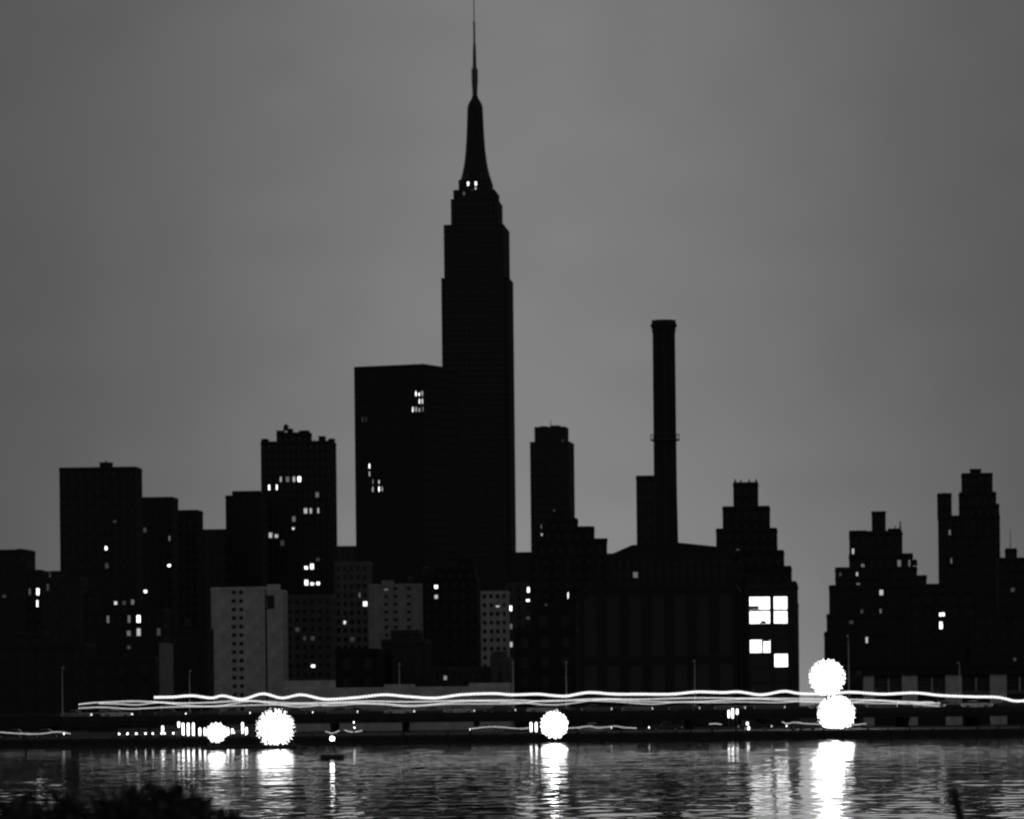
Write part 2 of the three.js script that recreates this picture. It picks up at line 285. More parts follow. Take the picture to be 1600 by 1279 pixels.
building({ name: 'pale_apartment_block', category: 'apartment block', label: 'pale grey block with columns of dark windows below the office slab', D: 1450, depth: 14, tone: 0.55, recess: 0.5,
  tiers: [{ l: 575, r: 661, t: 915, d: 14, piersPx: [[575, 600], [606, 614], [621, 635], [642, 661]], spanPx: Array.from({ length: 13 }, (_, k) => [910 + k * 12, 917.5 + k * 12]) }], roof_items: [['hut', 605, 906, 16], ['tank', 640, 898]], lit: [[577, 920, 1]] });
building({ name: 'pale_apartment_block', category: 'apartment block', label: 'pale checkered apartment block with rows of square dark windows', D: 1450, depth: 12, tone: 0.8, recess: 0.5,
  tiers: [{ l: 750, r: 796, t: 926, d: 12, piersPx: [[750, 754], [759.5, 764.5], [770, 774.5], [780, 785], [790, 796]], spanPx: Array.from({ length: 9 }, (_, k) => [921 + k * 13.6, 928.5 + k * 13.6]) }], lit: [[773, 941, 2]] });
building({ name: 'brick_block', label: 'dim grey block with scattered lit windows beside the checkered apartment block', D: 1480, depth: 12, tone: 0.13, bay: 2.6, floor: 3, tiers: [{ l: 790, r: 836, t: 913 }], lit: [[800, 945, 3], [800, 981, 1], [802, 1008, 2], [823, 925, 3], [824, 932, 3], [824, 960, 0]] });
building({ name: 'brick_block', label: 'dark stepped block between the two pale apartment blocks', D: 1380, depth: 14, tone: 0.035, bay: 2.8, floor: 3.1,
  tiers: [{ l: 660, r: 750, t: 905 }, { l: 680, r: 746, t: 890, d: 10 }, { l: 716, r: 741, t: 874, d: 6 }], lit: [[676, 920, 3], [675, 925, 2]], roof_items: [['tank', 630, 882]] });
building({ name: 'brick_block', label: 'dark block stepping down in front of the clipped top tower', D: 1250, depth: 14, tone: 0.04, bay: 2.8, floor: 3.1,
  tiers: [{ l: 828, r: 952, t: 868 }, { l: 838, r: 950, t: 845, d: 11 }, { l: 848, r: 930, t: 826, d: 8 }, { l: 858, r: 904, t: 812, d: 6 }, { l: 864, r: 893, t: 800, d: 4 }],
  roof_items: [['hut', 944, 840, 10], ['hut', 916, 821, 24]], lit: [[880, 930, 3], [880, 936, 3], [858, 946, 0]] });
building({ name: 'office_block', label: 'plain dark block tucked behind the smokestack', D: 1250, depth: 12, tone: 0.06, bay: 2.8, tiers: [{ l: 994, r: 1040, t: 746 }] });
building({ name: 'stepped_tower', category: 'tower', label: 'ziggurat tower with four roof spikes above the lit windows', D: 1300, depth: 16, tone: 0.045, bay: 2.6, floor: 3.1,
  tiers: [{ l: 1119, r: 1253, t: 945 }, { l: 1119, r: 1250, t: 912, d: 15.4 }, { l: 1119, r: 1242, t: 888, d: 14.6 }, { l: 1119, r: 1230, t: 863, d: 13.4 }, { l: 1119.5, r: 1219, t: 828, d: 12 }, { l: 1130, r: 1207, t: 793, d: 9 }, { l: 1147, r: 1188, t: 755, d: 6 }],
  roof_items: [['mast', 1149, 746, 5], ['mast', 1160, 747, 4], ['mast', 1173, 746, 4], ['mast', 1186, 746, 5]], lit: [[1153, 850, 0, 1, 2], [1252, 950, 1], [1250, 980, 0]] });
building({ name: 'stepped_tower', category: 'tower', label: 'dark stepped tower with square roof hut right of the open street', D: 1200, depth: 18, tone: 0.05, bay: 2.5, floor: 3.0,
  tiers: [{ l: 1288, r: 1470, t: 990 }, { l: 1292, r: 1469, t: 962, d: 17 }, { l: 1296, r: 1466, t: 917, d: 16 }, { l: 1306, r: 1455, t: 903, d: 15 }, { l: 1306, r: 1440, t: 889, d: 14 }, { l: 1328, r: 1433, t: 868, d: 12 }, { l: 1329, r: 1416, t: 832, d: 9 }],
  roof_items: [['hut', 1377, 797, 22], ['hut', 1345, 827, 26], ['hut', 1401, 824, 18], ['mast', 1411, 812, 4], ['mast', 1403, 819, 3], ['hut', 1335, 838, 8], ['tank', 1436, 874], ['hut', 1447, 898, 10]],
  lit: [[1341, 866, 2], [1343, 872, 1], [1343, 898, 2], [1345, 906, 1], [1379, 919, 2], [1380, 949, 1], [1310, 898, 0], [1403, 872, 1], [1417, 884, 1], [1455, 915, 0], [1355, 992, 2], [1336, 968, 0], [1345, 951, 0]] });
building({ name: 'stepped_tower', category: 'tower', label: 'tall dark tower with narrow side turret and shouldered top', D: 1500, depth: 16, tone: 0.045, bay: 2.6, floor: 3.1,
  tiers: [{ l: 1467, r: 1568, t: 808, d: 16 }, { l: 1467, r: 1492, t: 772, d: 8 }, { l: 1500, r: 1567, t: 790, d: 15 }, { l: 1500, r: 1562, t: 771, d: 13 }, { l: 1504.5, r: 1556, t: 741, d: 10 }],
  roof_items: [['hut', 1528, 731, 17], ['mast', 1481, 767, 3]], lit: [[1481, 825, 1], [1482, 870, 1]] });
building({ name: 'brick_block', label: 'dark low block with thin spire beside the tall shouldered tower', D: 1350, depth: 14, tone: 0.05, tiers: [{ l: 1560, r: 1640, t: 874 }, { l: 1574, r: 1594, t: 859, d: 5 }], roof_items: [['mast', 1583, 826, 1.6], ['hut', 1579, 855, 3], ['hut', 1589, 855, 3]], lit: [[1578, 920, 0]] });
building({ name: 'brick_block', label: 'dark block with one bright slit of window below the shouldered tower', D: 1100, depth: 14, tone: 0.045, tiers: [{ l: 1420, r: 1530, t: 925 }, { l: 1448, r: 1510, t: 915, d: 9 }], lit: [[1467, 961, 3], [1468, 967, 3]], roof_items: [['hut', 1485, 908, 16]] });
building({ name: 'brick_block', label: 'low dark block at the foot of the spired block', D: 1050, depth: 14, tone: 0.05, tiers: [{ l: 1520, r: 1660, t: 958 }], lit: [[1590, 1030, 0]] });
building({ name: 'brick_block', label: 'dark slab with fluted edge and a roof vent, at the far end of the shore', D: 1250, depth: 14, tone: 0.06, bay: 2.4, tiers: [{ l: -30, r: 47, t: 862 }], roof_items: [['hut', 28, 856, 5], ['hut', 40, 859, 8]], lit: [[8, 921, 0]] });
building({ name: 'brick_block', label: 'small dark block with a bright corner window', D: 1200, depth: 12, tone: 0.05, bay: 2.6, tiers: [{ l: 40, r: 70, t: 894 }], lit: [[58, 930, 3], [59, 935, 3], [44, 931, 1], [50, 930, 0]], roof_items: [['hut', 57, 889, 8]] });
building({ name: 'brick_block', label: 'small dark block against the foot of the wide flat topped tower', D: 1180, depth: 12, tone: 0.07, tiers: [{ l: 66, r: 130, t: 905 }, { l: 76, r: 96, t: 891, d: 5 }], lit: [[77, 924, 0]] });
building({ name: 'brick_block', label: 'dark block with several small lit windows low on its front', D: 1050, depth: 12, tone: 0.05, bay: 2.2, floor: 2.9, tiers: [{ l: 130, r: 262, t: 955 }, { l: 128, r: 150, t: 925, d: 6 }], lit: [[167, 968, 1], [195, 972, 1], [197, 980, 1], [220, 976, 3], [223, 984, 2], [249, 985, 0], [196, 1002, 0]] });
building({ name: 'brick_block', label: 'low dark warehouse at the far end of the quay', D: 980, depth: 14, tone: 0.06, bay: 4, floor: 4, tiers: [{ l: -40, r: 142, t: 1010 }, { l: 10, r: 70, t: 990, d: 7 }], lit: [] });
building({ name: 'brick_block', label: 'low dark warehouse in front of the block with several lit windows', D: 920, depth: 14, tone: 0.055, bay: 4, floor: 4, tiers: [{ l: 136, r: 250, t: 1030 }], roof_items: [['hut', 180, 1022, 24]], lit: [] });
building({ name: 'narrow_house', category: 'house', label: 'narrow grey windowless house end between dark warehouses', D: 900, depth: 12, tone: 0.4, tiers: [{ l: 248, r: 263, t: 1004, solid: true }] });
building({ name: 'brick_block', label: 'dark block left of the pale windowless slab', D: 1150, depth: 12, tone: 0.05, tiers: [{ l: 262, r: 329, t: 985 }], roof_items: [['tank', 290, 966]] });
building({ name: 'warehouse', label: 'low dark warehouse with raised middle before the pale grey apartment block', D: 900, depth: 14, tone: 0.03, bay: 4, floor: 4, tiers: [{ l: 524, r: 600, t: 1018 }, { l: 550, r: 578, t: 1012, d: 7 }] });
building({ name: 'warehouse', label: 'dark warehouse with tall pilasters below the pale grey apartment block', D: 920, depth: 14, tone: 0.08, bay: 2.6, floor: 9, pier: 0.55, span: 0.2, tiers: [{ l: 596, r: 672, t: 1003 }, { l: 610, r: 658, t: 988, d: 9 }], lit: [] });
building({ name: 'warehouse', label: 'long low grey shed with one lit window', D: 940, depth: 12, tone: 0.14, bay: 1.6, floor: 2.2, tiers: [{ l: 664, r: 772, t: 1046 }], lit: [[697, 1041, 2], [698, 1050, 1]] });
building({ name: 'warehouse', label: 'grey cubic shed at the end of the long low shed', D: 930, depth: 12, tone: 0.2, bay: 5, floor: 7, pier: 0.8, tiers: [{ l: 766, r: 803, t: 1031 }], roof_items: [['hut', 780, 1017, 22]] });
building({ name: 'warehouse', label: 'dark warehouse between the shed and the power station', D: 900, depth: 14, tone: 0.045, bay: 3.6, floor: 4, tiers: [{ l: 803, r: 908, t: 985 }, { l: 830, r: 905, t: 950, d: 8 }] });
building({ name: 'warehouse', label: 'low dark building with faint sign behind the pillared waterfront building', D: 900, depth: 12, tone: 0.05, bay: 4, floor: 4, tiers: [{ l: 1318, r: 1640, t: 1040 }, { l: 1352, r: 1416, t: 1028, d: 6, solid: true }], lit: [[1590, 1050, 0]] });

// the shore goes on past both ends of the view
building({ name: 'brick_block', label: 'dark block continuing the row past the spired block', D: 1300, depth: 14, tone: 0.05, tiers: [{ l: 1636, r: 1770, t: 905 }, { l: 1660, r: 1720, t: 880, d: 8 }] });
building({ name: 'brick_block', label: 'low dark block continuing the row past the pillared waterfront building', D: 1000, depth: 14, tone: 0.05, tiers: [{ l: 1650, r: 1850, t: 985 }] });
building({ name: 'brick_block', label: 'dark block continuing the row past the fluted slab', D: 1280, depth: 14, tone: 0.05, tiers: [{ l: -170, r: -34, t: 880 }] });
// ---- pale low terminal behind the elevated road
building({ name: 'terminal_shed', category: 'shed', label: 'long pale low shed just above the elevated road', D: 850, depth: 8, tone: 0.92,
  tiers: [{ l: 440, r: 802, t: 1075, solid: true, d: 8, back: 0 }, { l: 440, r: 522, t: 1063, solid: true, d: 7, back: 0.4 }, { l: 600, r: 648, t: 1069, solid: true, d: 6, back: -0.3 }, { l: 733, r: 801, t: 1067, solid: true, d: 7, back: 0.5 }] });
// ---- power station
const hall = building({ name: 'power_station', category: 'power station', label: 'dark power station hall with tall pilasters and long cornice', D: 850, depth: 26, tone: 0.05, bay: 4.3, floor: 12, pier: 0.4, span: 0.12, recess: 0.6,
  tiers: [{ l: 904, r: 1167, t: 920, d: 26, back: 0, floor: 11 }, { l: 950, r: 1160, t: 868, d: 18, bay: 1.5, floor: 2.4 }],
  lit: [[990, 878, 1]] });
{ // its shallow pitched roof
  const { g, tiers: [, t], toX, toY } = hall, z = t.zf - 2, s = new THREE.Shape([[951, 869], [951, 866], [989, 849.5], [1062, 846], [1120, 852], [1158, 866], [1158, 869]].map(([px, py]) => new THREE.Vector2(toX(px, py, z), toY(py, px)))), e = new THREE.ExtrudeGeometry(s, { depth: 12, bevelEnabled: false }); e.translate(0, 0, z - 12);
  part('pitched_roof', e, wall(0.045), g);
}
const annex = building({ name: 'power_station_annex', category: 'power station', label: 'dark brick annex whose big square windows are brightly lit', D: 848, depth: 22, tone: 0.07, recess: 0.5,
  tiers: [{ l: 1167, r: 1254, t: 915, d: 14, back: 0, piersPx: [[1167, 1171], [1202.5, 1209], [1229.5, 1254]], spanPx: [[915, 932], [951.5, 954.5], [973.5, 977.5], [996, 999], [1019, 1021.5], [1041.5, 1044], [1063, 1067], [1085, 1089]] }],
  lit: [[1187, 942, 4], [1219, 942, 4], [1187, 964, 4], [1219, 964, 4], [1187, 1009, 4], [1219, 1031, 4]] });
{ const { g, tiers: [t], toX, toY } = annex, z = t.zf - 0.4;           // blinds and things on the sill inside the lit openings
  part('blind', box(toX(1171.5, 950, z), toX(1186, 950, z), toY(951.5, 1187), toY(946, 1187), z + 0.03, z + 0.08), grey(0.1), g);
  part('fan', box(toX(1189, 970, z), toX(1197, 970, z), toY(973.5, 1187), toY(969.5, 1187), z + 0.03, z + 0.2), BLACKPAINT, g);
  part('blind', box(toX(1171, 1010, z), toX(1172.5, 1010, z), toY(1019, 1187), toY(999, 1187), z + 0.03, z + 0.08), BLACKPAINT, g);
  part('window_post', box(toX(1190.5, 1010, z), toX(1193.5, 1010, z), toY(1019, 1187), toY(999, 1187), z + 0.03, z + 0.12), BLACKPAINT, g);
  part('blind', box(toX(1193.5, 1000, z), toX(1203, 1000, z), toY(1002, 1187), toY(998.6, 1187), z + 0.03, z + 0.09), BLACKPAINT, g);
}
{ // the smokestack
  const D = 862, m = D / FOCAL, b = at(1041, 1107, D), top = at(1036.5, 500, D).y, ring = at(1038, 687, D).y;
  const g = thing('smokestack', 'tall round smokestack with flared rim and a ring platform', 'chimney', V(at(1041, 860, D).x, QUAY_Y - 0.05, -D));
  const h = top - QUAY_Y, r0 = 20.5 * m, r1 = 17.6 * m;
  part('shaft', lathe([[r0, 0], [r0 * 0.985, h * 0.3], [r1 * 1.02, h * 0.6], [r1, h - 2.2]], 40), wall(0.04), g);
  part('crown', lathe([[r1, h - 2.4], [r1 + 0.12, h - 2.2], [r1 + 0.1, h - 1.6], [r1 + 0.35, h - 1.2], [r1 + 0.35, h - 0.7], [r1 + 0.15, h - 0.6], [r1 + 0.15, h], [r1 - 0.35, h], [r1 - 0.35, h - 2], [0, h - 2]], 40), wall(0.045), g);
  part('platform', lathe([[r1 - 0.1, ring - QUAY_Y - 0.3], [r1 + 0.65, ring - QUAY_Y - 0.05], [r1 + 0.65, ring - QUAY_Y + 0.1], [r1 - 0.1, ring - QUAY_Y + 0.1]], 40), STEEL, g);
  const rail = [], ry = ring - QUAY_Y; for (let k = 0; k < 20; k++) { const a = k / 20 * Math.PI * 2; rail.push(rod(V(Math.cos(a) * (r1 + 0.6), ry + 0.1, Math.sin(a) * (r1 + 0.6)), V(Math.cos(a) * (r1 + 0.6), ry + 1.1, Math.sin(a) * (r1 + 0.6)), 0.03, 0.03, 5)); }
  const hoop = new THREE.TorusGeometry(r1 + 0.6, 0.035, 6, 40); hoop.rotateX(Math.PI / 2); hoop.translate(0, ry + 1.1, 0); rail.push(hoop);
  part('railing', mergeGeometries(rail.map((q) => q.index ? q.toNonIndexed() : q)), STEEL, g);
  const lad = []; for (const s of [-1, 1]) lad.push(rod(V(s * 0.22, 8, r0 + 0.1), V(s * 0.22, h - 1.5, r1 + 0.3), 0.03, 0.03, 5)); for (let y = 8; y < h - 2; y += 0.45) { const z = THREE.MathUtils.lerp(r0 + 0.1, r1 + 0.3, (y - 8) / (h - 9.5)); lad.push(rod(V(-0.22, y, z), V(0.22, y, z), 0.02, 0.02, 4)); }
  part('ladder', mergeGeometries(lad), STEEL, g);
}
// ---- pillared waterfront building on the right
{
  const D = 815, m = D / FOCAL, l = at(1350, 1056, D), g = thing('waterfront_building', 'low waterfront building with broad white pillars between dark windows', 'building', V(l.x, QUAY_Y - 0.05, -D));
  const X = (px, py = 1070) => at(px, py, D).x - l.x, Y = (py, px = 1475) => at(px, py, D).y - g.position.y, end = X(1680), H = Y(1054);
  part('wall', new Boxes().add(0, end, 0, Y(1086), -12, -0.5).add(0, end, Y(1083), Y(1079.5), -12, -0.35).geo(), wall(0.05), g);
  part('roof', box(-0.4, end, H, H + 1.1, -12.3, 0.35), wall(0.04), g); part('lintel', box(-0.1, end - 0.02, H - 0.4, H - 0.003, -12, -0.3), wall(0.04), g);
  part('sill', box(0.02, end, Y(1084.5), Y(1079.4), -0.6, -0.2), wall(0.2), g);
  part('window_recess', box(0.1, end, Y(1086), H - 0.4, -3, -1.2), GLASS, g);
  for (const [u, v] of [[1350, 1366], [1410, 1434], [1478, 1503.5], [1547.5, 1573.5], [1616, 1642]]) part('pillar', box(X(u), X(v), 0, H - 0.02, -1.1, 0), wall(1.0), g);
  for (const u of [1389, 1457, 1526, 1594]) part('mullion', box(X(u - 1.4), X(u + 1.4), Y(1079.4), H - 0.42, -1.0, -0.25), wall(0.65), g);
  for (const u of [1389, 1457, 1526, 1594]) for (const s of [-1, 1]) for (const y of [1061, 1068, 1074]) part('glazing_bar', box(X(u + s * 2), X(u + s * 19), Y(y + 0.35), Y(y - 0.35), -1.15, -1.05), wall(0.1), g);
}

// ------------------------------------------------------------------ elevated road along the river
const ROAD = 762, ROAD_Y = 4.15;
{
  const g = thing('elevated_road', 'long elevated riverside road on columns, with added strings for car light trails', 'road', V(0, 0, -ROAD), 0, undefined, 'structure');
  part('deck', box(-150, 150, ROAD_Y - 0.5, ROAD_Y, -20, 0), wall(0.08), g);
  part('edge_girder', new Boxes().add(-150, 150, ROAD_Y - 1.25, ROAD_Y - 0.5, -0.5, -0.1).add(-150, 150, ROAD_Y - 1.25, ROAD_Y - 0.5, -19.8, -19.4).add(-150, 150, ROAD_Y, ROAD_Y + 0.35, -0.25, 0.05).add(-150, 150, ROAD_Y, ROAD_Y + 0.8, -10.2, -9.9).geo(), wall(0.06), g);
  const rail = new Boxes(); for (let x = -120; x < 120; x += 2) rail.add(x, x + 0.08, ROAD_Y + 0.35, ROAD_Y + 0.95, -0.16, -0.06); rail.add(-150, 150, ROAD_Y + 0.95, ROAD_Y + 1.03, -0.17, -0.05); rail.add(-150, 150, ROAD_Y + 0.63, ROAD_Y + 0.69, -0.15, -0.07);
  part('railing', rail.geo(), STEEL, g).userData.kind = 'stuff';
  const col = new Boxes().add(-0.4, 0.4, 0, ROAD_Y - 1.9, -0.4, 0.4).add(-0.55, 0.55, 0, 0.3, -0.55, 0.55).geo(), bent = box(-0.45, 0.45, ROAD_Y - 1.9, ROAD_Y - 1.25, -19, -0.6);
  for (let x = -114; x <= 114; x += 12) { part('cross_beam', bent, wall(0.06), g, [x, 0, 0]); for (const z of [-2, -10, -18]) part('column', col, wall(0.06), g, [x, QUAY_Y - 0.05, z]).scale.y = (ROAD_Y - 1.9 - QUAY_Y + 0.05) / (ROAD_Y - 1.9); }
}
const lampPole = (() => { const curve = new THREE.CatmullRomCurve3([V(0, 8.2, 0), V(0.3, 9.0, 0), V(1.2, 9.35, 0), V(2.1, 9.3, 0)]); return { pole: lathe([[0.16, 0], [0.16, 0.6], [0.09, 0.7], [0.06, 8.25], [0, 8.3]], 10), arm: new THREE.TubeGeometry(curve, 12, 0.04, 6), head: (() => { const b = new THREE.SphereGeometry(0.28, 12, 8); b.scale(1.5, 0.45, 0.7); b.translate(2.3, 9.25, 0); return b; })() }; })();
[[97, 'unlit street lamp above the far end of the quay', 1.0], [296, 'unlit street lamp left of the pale windowless slab', 0.9], [624, 'pale unlit street lamp before the pilastered warehouse', 1], [802, 'unlit street lamp at the end of the long pale shed', 1], [885, 'unlit street lamp before the power station corner', 1], [1086, 'unlit street lamp before the power station middle', 1], [1327, 'unlit street lamp beside the mast floodlight', 1.5], [1500, 'unlit street lamp before the pillared waterfront building', 0.9]].forEach(([px, label, s]) => {
  const g = thing('street_lamp', label, 'street lamp', V(at(px, 1080, ROAD + 10).x, ROAD_Y, -ROAD - 9.0 - 0.0), Math.PI / 2, 'street lamps on the elevated road'); g.scale.y = s * 0.85; g.position.y = ROAD_Y + 0.79; g.position.z = -ROAD - 10.05;
  part('pole', lampPole.pole, PALE_STEEL, g); part('arm', lampPole.arm, PALE_STEEL, g); part('lamp_head', lampPole.head, PALE_STEEL, g);
});

// ------------------------------------------------------------------ cars
const CAR_PAINT = [grey(0.03, 0.35), grey(0.12, 0.35), grey(0.35, 0.35), grey(0.6, 0.35), grey(0.07, 0.35)];
const CAR = (() => {                                                    // long saloon of the seventies, nose towards +x
  const ext = (pts, w, bevel) => { const s = new THREE.Shape(pts.map(([x, y]) => new THREE.Vector2(x, y))), g = new THREE.ExtrudeGeometry(s, { depth: w - 2 * bevel, bevelEnabled: true, bevelThickness: bevel, bevelSize: bevel * 0.7, bevelSegments: 2, steps: 1 }); g.translate(0, 0, -w / 2 + bevel); return g; };
  const body = ext([[-2.45, 0.45], [-2.5, 0.62], [-2.42, 0.86], [-1.5, 0.93], [0.75, 0.93], [1.2, 0.9], [2.35, 0.82], [2.48, 0.66], [2.45, 0.42], [1.95, 0.3], [1.85, 0.55], [1.5, 0.68], [1.15, 0.55], [1.05, 0.28], [-1.05, 0.28], [-1.15, 0.55], [-1.5, 0.68], [-1.85, 0.55], [-1.95, 0.32]], 1.86, 0.06);
  const cabin = ext([[-1.55, 0.9], [-1.05, 1.33], [0.15, 1.35], [0.95, 0.9]], 1.56, 0.08), roof = ext([[-1.08, 1.32], [-0.95, 1.4], [0.0, 1.42], [0.2, 1.34]], 1.6, 0.05);
  const tyre = new THREE.CylinderGeometry(0.33, 0.33, 0.2, 18), rim = new THREE.CylinderGeometry(0.2, 0.2, 0.22, 14); tyre.rotateX(Math.PI / 2); rim.rotateX(Math.PI / 2);
  const head = new THREE.SphereGeometry(0.13, 12, 8); head.scale(0.5, 1, 1);
  return { body, cabin, roof, tyre, rim, head, tail: box(-0.03, 0.03, -0.08, 0.08, -0.25, 0.25), bumper: box(-0.06, 0.06, -0.09, 0.09, -0.92, 0.92) };
})();
const HEAD_OFF = grey(0.5, 0.2);
function car(pos, turn, paint, lights, label, group) {
  const g = thing('car', label, 'car', pos, turn, group);
  part('body', CAR.body, CAR_PAINT[paint], g); part('windows', CAR.cabin, GLASS, g); part('roof', CAR.roof, CAR_PAINT[paint], g);
  for (const x of [-1.5, 1.5]) for (const z of [-0.84, 0.84]) { const w = part('wheel', CAR.tyre, RUBBER, g, [x, 0.33, z]); part('rim', CAR.rim, CHROME, w); }
  for (const z of [-0.66, 0.66]) { part('headlight', CAR.head, lights ? HEAD_GLOW : HEAD_OFF, g, [2.5, 0.64, z]); part('taillight', CAR.tail, lights ? TAIL_GLOW : GLASS, g, [-2.52, 0.66, z * 0.95]); }
  for (const x of [-2.53, 2.53]) part('bumper', CAR.bumper, CHROME, g, [x, 0.44, 0]);
  return g;
}
{ const r = rng(77); let k = 0;
  for (let x = -73; x < 86; x += 6.6 + r() * 5, k++) car(V(x, ROAD_Y, -ROAD - 2.6), 0, Math.floor(r() * 5), true, 'saloon car with lit headlights on the river side of the elevated road', 'cars heading along the river side of the elevated road');
  for (let x = -70; x < 90; x += 7.5 + r() * 6, k++) car(V(x, ROAD_Y, -ROAD - 13.2), Math.PI, Math.floor(r() * 5), true, 'saloon car with lit headlights on the inland side of the elevated road', 'cars heading along the inland side of the elevated road');
}
const FACE = -Math.PI / 2;                                              // nose to the river
[192, 209, 221, 244, 268, 372].forEach((px, k) => car(V(at(px, 1147, 686).x, QUAY_Y, -686.2), FACE + [0.1, -0.06, 0.04, 0.12, -0.1, 0.05][k], [0, 4, 1, 0, 4, 2][k], true, 'parked car facing the river with headlights on', 'cars parked nose to the river on the quay'));
[18, 74, 760, 930, 1040, 1180, 1255].forEach((px, k) => car(V(at(px, 1140, 705).x, QUAY_Y, -705), k % 2 ? 0 : Math.PI, k % 5, true, 'car on the quay road under the elevated road', 'cars driving along the quay road'));

// ------------------------------------------------------------------ lamps
const globe = new THREE.IcosahedronGeometry(0.23, 1), smallGlobe = new THREE.IcosahedronGeometry(0.105, 1), tinyGlobe = new THREE.IcosahedronGeometry(0.075, 1);
// added strings of glowing globes, shaped to stand in for car light trails
function lightTrailString(pts, D, spacing, geo, mat, perSpan, label, group, lightEvery, intensity) {
  const curve = new THREE.CatmullRomCurve3(pts.map(([x, y]) => at(x, y, D)), false, 'catmullrom', 0.5), L = curve.getLength(), spans = Math.max(1, Math.round(L / perSpan));
  for (let s = 0; s < spans; s++) {
    const u0 = s / spans, u1 = (s + 1) / spans, o = curve.getPointAt(u0), g = thing('light_trail_string', label, 'light trails', o, 0, group);
    const cab = []; for (let k = 0; k <= 14; k++) cab.push(curve.getPointAt(u0 + (u1 - u0) * k / 14).sub(o).add(V(0, 0.02, -0.04)));
    part('cable', new THREE.TubeGeometry(new THREE.CatmullRomCurve3(cab), 28, 0.03, 5), BLACKPAINT, g);
    const n = Math.max(2, Math.round(L / spans / spacing));
    for (let k = 0; k < n; k++) { const p = curve.getPointAt(u0 + (u1 - u0) * (k + 0.5) / n).sub(o); part('light_trail_lamp', geo, mat, g, [p.x, p.y, p.z]); }
    if (intensity) { const p = curve.getPointAt((u0 + u1) / 2), q = new THREE.PointLight(0xffffff, intensity); q.position.set(p.x, p.y, p.z + 0.6); q.shadow.radius = 10; q.castShadow = true; q.name = 'trail_string_light'; scene.add(q); }  // weak light that goes with the added trail string
  }
}
const TOP = [[240, 1089], [270, 1088.5], [300, 1086.5], [330, 1090], [348, 1086.5], [378, 1092], [410, 1083.5], [440, 1090], [470, 1085], [500, 1091], [518, 1092], [560, 1089], [600, 1085], [640, 1088], [680, 1090], [720, 1085], [770, 1083], [800, 1085], [840, 1084], [862, 1086], [885, 1087], [920, 1081.5], [960, 1084], [1000, 1084], [1050, 1084], [1090, 1080.5], [1130, 1081.5], [1155, 1080.5], [1190, 1085], [1225, 1079.5], [1250, 1083], [1290, 1083.5], [1330, 1081], [1380, 1084], [1430, 1082], [1470, 1086], [1520, 1088], [1560, 1089], [1585, 1094.5], [1606, 1094]];
const MID = [[122, 1100], [145, 1097.5], [180, 1096], [205, 1095], [240, 1096], [280, 1098], [330, 1097], [380, 1094], [420, 1096], [460, 1098], [520, 1097], [580, 1095], [640, 1096], [720, 1094], [800, 1093.5], [860, 1095], [930, 1091.5], [1000, 1092], [1080, 1090], [1160, 1090.5], [1230, 1091], [1300, 1092], [1360, 1093], [1420, 1096], [1460, 1097]];
const WEAVE = MID.filter((_, k) => k > 0).map(([x, y], k) => [x + 9, y + 3.4 + (k % 3 - 1) * 2.3]);
const LOW = [[122, 1106], [160, 1104.5], [200, 1107], [230, 1106], [270, 1104], [330, 1103], [400, 1101], [450, 1100], [490, 1100], [510, 1102], [535, 1101], [560, 1099], [600, 1100], [640, 1103], [700, 1099.5], [760, 1099], [810, 1098.5], [850, 1094.5], [900, 1094], [960, 1095.5], [1016, 1099.5], [1060, 1096.5], [1110, 1097], [1160, 1096], [1215, 1097], [1260, 1095], [1330, 1097], [1400, 1098.5], [1470, 1098]];
lightTrailString(TOP, ROAD - 0.3, 0.5, globe, TRAIL_GLOW, 9.6, 'upper car light trail built as an added string of large globes above the elevated road', 'upper light trail strings over the elevated road', 1, 0.05);
lightTrailString(MID, ROAD - 0.15, 0.34, smallGlobe, TRAIL_GLOW, 9.6, 'middle car light trail built as an added string of small globes along the elevated road', 'middle light trail strings along the elevated road', 0, 0);
lightTrailString(WEAVE, ROAD - 0.22, 0.34, smallGlobe, SMALL_TRAIL_GLOW, 9.6, 'loosely looped car light trail built as an added string of small globes between two straighter ones', 'looped light trail strings along the elevated road', 0, 0);
lightTrailString(LOW, ROAD + 0.3 - 0.7, 0.34, smallGlobe, SMALL_TRAIL_GLOW, 9.6, 'lowest car light trail built as an added string of small globes along the road railing', 'lowest light trail strings along the road railing', 0, 0);
{ // added posts under the strings that stand in for light trails
  const post = lathe([[0.07, 0], [0.05, 3.3], [0, 3.32]], 8), r = rng(8);
  for (let k = 0; k < 16; k++) { const x = at(122 + k * 96, 1090, ROAD).x, g = part('added_string_post', post, STEEL, scene); g.name = numbered('added_string_post'); g.position.set(x, ROAD_Y + 0.35, -ROAD + 0.02 - 0.12); tag(g, 'thin added post carrying the light trail strings on the elevated road railing', 'post', 'added posts of the light trail strings'); }
}
const QL = 700;
